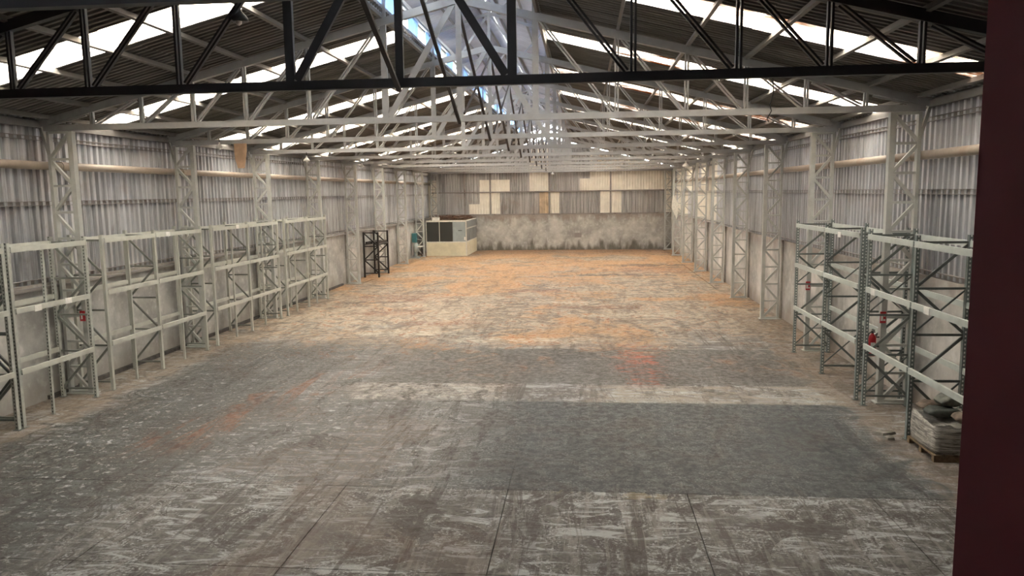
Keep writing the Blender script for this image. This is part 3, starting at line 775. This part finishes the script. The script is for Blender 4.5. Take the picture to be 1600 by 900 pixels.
for i in range(170):
    x = rr.uniform(-1.35, 1.45); y = rr.uniform(0.75, 5.2); z = rr.uniform(0.0, 0.32) * (1 - abs(y - 3) / 4.5)
    l, ww, h = rr.uniform(0.2, 0.5), rr.uniform(0.12, 0.22), rr.uniform(0.02, 0.05); a = rr.uniform(0, 3.1)
    o = len(V); ca, sa = math.cos(a), math.sin(a)
    for (u, v, q_) in ((-l, -ww, 0), (l, -ww, 0), (l, ww, 0), (-l, ww, 0), (-l, -ww, h), (l, -ww, h), (l, ww, h), (-l, ww, h)):
        V.append((x + (u * ca - v * sa) * 0.5, y + (u * sa + v * ca) * 0.5, z + q_))
    F += [tuple(k + o for k in f) for f in BF]
hp = link('scrap_heap', raw('scrap', V, F), plain('rusty_brown_scrap', (0.16, 0.085, 0.05), 0.8, 0.35, 6), None, (-7.93, 58.72, 2.80))
tag(hp, 'heap of broken brown tiles and scrap on top of the booth', 'scrap'); hp['kind'] = 'stuff'
bxw = thing('carton', 'small white carton on the front edge of the booth roof', 'carton', (-8.75, 58.98, 2.80))
box('body', (-0.3, -0.15, 0), (0.25, 0.15, 0.24), M['white'], bxw); box('flap', (-0.3, -0.22, 0.23), (0.25, -0.14, 0.245), M['white'], bxw)

# ------------------------------------------------------------------ dark stand, machine
st = thing('iron_stand', 'black iron stand holding dark bars beside the left wall', 'stand', (-9.72, 43.75, 0))
for y in (0.0, 2.2):
    for x in (-0.43, 0.43):
        bar('post', (x, y, 0), (x, y, 2.70), P_box(0.10, 0.10), M['dark_iron'], st)
    zs = [0.25, 1.05, 1.85, 2.65]
    for i, z in enumerate(zs):
        bar('strut', (-0.40, y, z), (0.40, y, z), P_box(0.06, 0.06), M['dark_iron'], st)
        if i < 3:
            s_ = 1 if i % 2 else -1
            bar('diagonal', (-0.38 * s_, y, zs[i] + 0.05), (0.38 * s_, y, zs[i + 1] - 0.05), P_box(0.07, 0.05), M['dark_iron'], st)
for x in (-0.43, 0.43):
    bar('beam', (x, 0.05, 1.95), (x, 2.15, 1.95), P_box(0.10, 0.06), M['dark_iron'], st)
for i in range(3):
    o = bar('iron_bar', (-10.02 + i * 0.30, 43.85, 2.06), (-9.98 + i * 0.30, 45.85, 2.06), P_box(0.12, 0.10), M['dark_iron'])
    tag(o, '%s of the dark bars laid across the black iron stand' % ('wall-side one', 'middle one', 'outermost one')[i], 'iron bar', 'dark bars on the iron stand')
mc = thing('drill_press', 'teal and grey workshop machine beside the office booth', 'machine', (-10.0, 57.0, 0))
box('base', (-0.30, -0.25, 0), (0.30, 0.25, 0.12), M['machine'], mc)
lathe('pillar', [(0.13, 0.12), (0.10, 0.25), (0.10, 1.25), (0.12, 1.3)], M['machine'], mc, 12, (-0.08, 0, 0))
box('head', (-0.24, -0.22, 1.22), (0.10, 0.22, 1.92), M['teal'], mc)
lathe('belly', [(0.10, 0.45), (0.24, 0.60), (0.24, 0.95), (0.12, 1.15)], M['machine'], mc, 14, (0.05, -0.12, 0))
box('table', (0.10, -0.30, 0.86), (0.58, 0.25, 0.93), M['frame_white'], mc)
bar('table_leg', (0.45, 0, 0.12), (0.45, 0, 0.86), P_box(0.07, 0.07), M['dark_iron'], mc)
tube('lever', [(0.10, -0.1, 1.35), (0.25, -0.2, 1.40), (0.35, -0.25, 1.3)], 0.02, M['black'], mc)

# ------------------------------------------------------------------ lamps, hung panel, wire
def lamp(lab, loc, mat, sc=1.0):
    t = thing('pendant_lamp', lab, 'lamp', loc, 'pendant lamps')
    lathe('shade', [(0.16 * sc, 0.0), (0.155 * sc, 0.05 * sc), (0.12 * sc, 0.10 * sc), (0.06 * sc, 0.16 * sc), (0.045 * sc, 0.20 * sc)], mat, t, 16)
    lathe('socket', [(0.045 * sc, 0.20 * sc), (0.04 * sc, 0.27 * sc), (0.015 * sc, 0.28 * sc)], mat, t, 10)
    lathe('bulb', [(0.01, -0.07 * sc), (0.05 * sc, -0.04 * sc), (0.055 * sc, 0.0), (0.03 * sc, 0.05 * sc)], M['lamp_white'], t, 10)
    tube('cord', [(0, 0, 0.27 * sc), (0.01, 0, 0.36 * sc), (0, 0, 0.46 * sc)], 0.012, M['black'], t)
lamp('dark bell shaped lamp hanging at upper left under the dark truss', (-2.60, TY(0) + 0.10, 7.66), M['lamp_dark'], 0.95)
lamp('white lamp hanging beside the brown panel at left', (-8.63, TY(2) - 0.10, 6.42), M['lamp_white'], 0.7)
lamp('white lamp hanging at left under the truss above the fourth column', (-7.95, TY(3) - 0.10, 6.24), M['lamp_white'], 0.75)
lamp('white lamp hanging above the fifth left column', (-9.15, TY(5) - 0.12, 6.40), M['lamp_white'], 0.8)
lamp('cream lamp hanging near the far right columns', (8.9, TY(6) - 0.12, 6.30), M['lamp_white'], 1.2)
lamp('white lamp hanging in the middle near the back wall', (0.25, TY(9) + 0.14, 6.36), M['lamp_white'], 0.9)
V = [(-0.21, 0, 0), (0.21, 0, 0), (0.20, 0, -0.24), (0.10, 0, -0.77), (-0.12, 0, -0.77), (-0.20, 0, -0.44)]
n = len(V); V2 = V + [(x, 0.015, z) for x, y, z in V]
F = [tuple(range(n)), tuple(reversed(range(n, 2 * n)))] + [(i, n + i, n + (i + 1) % n, (i + 1) % n) for i in range(n)]
hb = link('brown_board', raw('panel', V2, F), plain('brown_fibreboard', (0.50, 0.34, 0.22), 0.8, 0.75, 5), None, (-7.95, TY(2) - 0.09, 6.56))
tag(hb, 'tapered brown board hanging from the truss at left', 'board')
wv = tube('hanging_cable', [(6.98, TY(1) - 0.09, 7.35), (7.0, TY(1) - 0.10, 7.0), (6.93, TY(1) - 0.10, 6.75), (6.97, TY(1) - 0.10, 6.62), (6.88, TY(1) - 0.10, 6.45), (6.92, TY(1) - 0.10, 6.38)], 0.012, M['black'])
tag(wv, 'loose black cable dangling from the right half of the first pale truss', 'cable')

# tilted board fixed to the far right column
ob = link('tilted_board', raw('tilted_board', [(0, 0, 0), (0.42, 0, -0.75), (0.30, 0, -1.9), (-0.12, 0, -0.95), (0, 0.02, 0), (0.42, 0.02, -0.75), (0.30, 0.02, -1.9), (-0.12, 0.02, -0.95)],
    [(3, 2, 1, 0), (4, 5, 6, 7), (0, 1, 5, 4), (1, 2, 6, 5), (2, 3, 7, 6), (3, 0, 4, 7)]), M['frame_white'], None, (9.52, TY(8) - 0.11, 4.6))
tag(ob, 'pale tilted board fixed to the eighth right column from the camera', 'board')
# broken concrete pieces beside the pallet
for i, (x, y, w_, d_, lab) in enumerate(((8.86, 15.30, 0.26, 0.16, 'larger flat broken concrete piece beside the wrapped bundle'), (8.80, 14.98, 0.16, 0.12, 'small flat broken concrete piece nearest the wrapped bundle'))):
    pts = [(math.cos(k * 1.05 + i) * w_ * (0.8 + 0.25 * math.sin(k * 2.3 + i)), math.sin(k * 1.05 + i) * d_ * (0.8 + 0.2 * math.cos(k * 3.1))) for k in range(6)]
    V = [(px, py, 0) for px, py in pts] + [(px * 0.85, py * 0.85, 0.05) for px, py in pts]
    F = [tuple(reversed(range(6))), tuple(range(6, 12))] + [(k, (k + 1) % 6, 6 + (k + 1) % 6, 6 + k) for k in range(6)]
    o = link('concrete_chunk', raw('concrete_chunk', V, F), M['plaster_b'], None, (x, y, 0.0)); o.rotation_euler = (0, 0, 0.4 * i)
    tag(o, lab, 'rubble', 'broken concrete beside the pallet')
